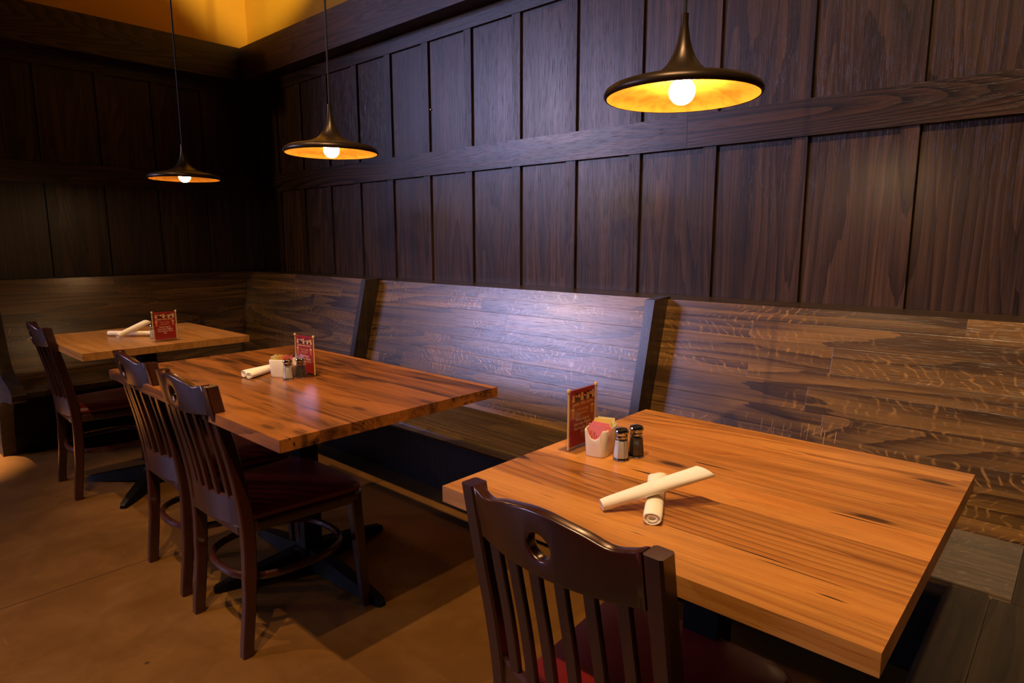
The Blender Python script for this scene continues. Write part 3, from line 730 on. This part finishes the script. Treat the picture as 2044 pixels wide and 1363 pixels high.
def packet(mat, label, group, base, rz, lx, ly, tilt, side=0.0):
    b = B(); w, h, nx = 0.020, 0.066, 6
    front = []; back = []
    for j in range(5):
        z = h*j/4
        fr_, bk_ = [], []
        for i in range(nx+1):
            x = -w + 2*w*i/nx
            puff = 0.0021*math.sin(PI*i/nx)*math.sin(PI*min(1, j/3.6+.02)) + 0.0003
            fr_.append(b.verts.new((x, -puff, z))); bk_.append(b.verts.new((x, puff, z)))
        front.append(fr_); back.append(bk_)
    for j in range(4):
        for i in range(nx):
            b.faces.new([front[j][i], front[j][i+1], front[j+1][i+1], front[j+1][i]]); b.faces.new([back[j][i], back[j+1][i], back[j+1][i+1], back[j][i+1]])
        b.faces.new([front[j][0], front[j+1][0], back[j+1][0], back[j][0]]); b.faces.new([front[j][nx], back[j][nx], back[j+1][nx], front[j+1][nx]])
    for i in range(nx):
        b.faces.new([front[0][i], back[0][i], back[0][i+1], front[0][i+1]]); b.faces.new([front[4][i], front[4][i+1], back[4][i+1], back[4][i]])
    ca, sa = math.cos(rz), math.sin(rz)
    o = obj('sweetener_packet', b, mat, None, (base[0] + lx*ca - ly*sa, base[1] + lx*sa + ly*ca, ZTB+0.0075))
    o.rotation_euler = (tilt, side, rz)
    tag(o, label, 'packet', group)
def fill(base, rz, rows, where):
    for i, (m, nm, ly, tilt, lx, side) in enumerate(rows):
        packet(M[m], nm, 'packets in the caddy on the %s table' % where, base, rz, lx, ly, math.radians(tilt), side)
fill(cpos, ROTA, [
    ('pk_pink', 'frontmost pink packet in the notch of the near caddy', -0.0310, 2, -0.002, 0.10),
    ('pk_pink', 'second pink packet in the near caddy, behind the frontmost', -0.0240, 0, 0.002, 0.16),
    ('pk_pink', 'rearmost pink packet in the near caddy, against the yellow ones', -0.0170, -2, 0.001, 0.05),
    ('pk_yellow', 'frontmost yellow packet in the near caddy', -0.0080, -3, 0.002, 0.03),
    ('pk_yellow', 'middle yellow packet in the near caddy', 0.0000, -4, 0.001, 0.0),
    ('pk_yellow', 'rear yellow packet in the near caddy', 0.0080, -5, 0.002, -0.04),
    ('pk_cream', 'cream packet behind the yellow ones in the near caddy', 0.0170, -6, 0.001, -0.08),
    ('pk_cream', 'rearmost cream packet in the near caddy', 0.0250, -6, 0.002, -0.02)], 'nearest')
c2 = (2.770, -1.318); R2 = math.radians(33-90)
caddy('white ceramic caddy next to napkin rolls on the middle table', (c2[0], c2[1], ZTB), R2)
fill(c2, R2, [
    ('pk_cream', 'leftmost cream packet in the caddy on the middle table', -0.0300, 2, 0.0, 0.06),
    ('pk_cream', 'second cream packet from the left in the middle caddy', -0.0200, 0, 0.001, 0.0),
    ('pk_yellow', 'first yellow packet in the middle caddy', -0.0100, -2, 0.0, 0.04),
    ('pk_yellow', 'second yellow packet in the middle caddy', -0.0010, -3, 0.001, -0.03),
    ('pk_pink', 'pink packet in the middle caddy beside the yellow ones', 0.0090, -3, 0.0, 0.06),
    ('pk_pink', 'rightmost pink packet in the middle caddy', 0.0200, -4, 0.0, -0.04)], 'middle')

def roll(label, p0, p1, r0, r1, flat0=0.85, flat1=0.7, flare=1.25, seed=0):
    """rolled napkin from end p0 (spiral end) to p1 (loose folded end)"""
    rnd = random.Random(seed)
    p0, p1 = Vector(p0), Vector(p1); d = (p1-p0); Ln = d.length; d.normalize()
    side = d.cross(Vector((0, 0, 1))).normalized(); up = side.cross(d)
    b = B(); rings = []; n = 28
    ph = [rnd.random()*6 for _ in range(4)]
    N = 16
    for i in range(N+1):
        s = i/N
        r = r0 + (r1-r0)*s
        if s < .06: r *= 0.93 + 0.07*s/.06
        fl = flat0 + (flat1-flat0)*s
        fx = 1 + (flare-1)*max(0, (s-.55)/.45)**1.5
        ring = []
        for j in range(n):
            a = 2*PI*j/n
            wr = 1 + 0.030*math.sin(3*a+ph[0]+4*s) + 0.035*max(0, s-.35)*math.sin(5*a+ph[1]+9*s) + (0.06 if abs(a-1.9-ph[2]*.1) < .22 else 0)
            slant = 0.010*math.cos(a+.6)*max(0, (s-.8)/.2)
            q = p0 + d*(Ln*s + slant) + side*(r*fx*wr*math.cos(a)) + up*(r*fl*wr*math.sin(a))
            ring.append(q[:])
        rings.append(ring)
    R = [[b.verts.new(q) for q in r] for r in rings]
    for A, C in zip(R, R[1:]):
        for j in range(n): b.faces.new([A[j], A[(j+1) % n], C[(j+1) % n], C[j]])
    # rolled end: inset steps
    def cap(ringv, ctr, dd, inward):
        prev = ringv
        for sc, dep in ((0.86, 0.0), (0.80, 0.004), (0.62, 0.0035), (0.58, 0.0005), (0.40, 0.001), (0.36, 0.006)):
            nw = [b.verts.new(ctr + (v.co-ctr)*sc/ (1 if prev is ringv else 1) + dd*0 if False else ctr + (ringv[k].co-ctr)*sc + dd*dep) for k, v in enumerate(ringv)]
            for j in range(n): b.faces.new([prev[j], prev[(j+1) % n], nw[(j+1) % n], nw[j]])
            prev = nw
        b.faces.new(prev)
    cap(R[0], p0, d, True); cap(R[-1], p1, -d, True)
    o = obj('napkin_roll', b, M['paper'], None, None, smooth=60)
    # set the origin at the middle of the roll
    m = (p0+p1)/2; m.z = min(v.co.z for v in o.data.vertices)
    o.data.transform(Matrix.Translation(-m)); o.location = m
    tag(o, label, 'napkin', 'white rolled napkins')
    return o
roll('white napkin roll lying flat under the other on the nearest table', (4.338, -1.505, 0.7735), (4.247, -1.326, 0.7730), 0.0160, 0.0155, 0.70, 0.68, 1.2, 1)
roll('white napkin roll propped across the other on the nearest table', (4.243, -1.514, 0.7738), (4.360, -1.364, 0.8225), 0.0112, 0.0185, 0.92, 0.60, 1.15, 2)
roll('longer napkin roll behind the caddy on the middle table', (2.692, -1.425, 0.7755), (2.640, -1.240, 0.7760), 0.0135, 0.0135, 0.9, 0.9, 1.1, 3)
roll('napkin roll in front, ending at the caddy on the middle table', (2.730, -1.424, 0.7745), (2.676, -1.330, 0.7750), 0.0125, 0.0130, 0.9, 0.9, 1.1, 4)
roll('napkin roll lying flat on the far corner table', (1.225, -1.425, 0.7755), (1.420, -1.262, 0.7765), 0.0140, 0.0140, 0.9, 0.9, 1.1, 5)
roll('napkin roll leaning over the other on the far corner table', (1.362, -1.425, 0.7760), (1.315, -1.275, 0.8250), 0.0130, 0.0155, 0.95, 0.9, 1.1, 6)
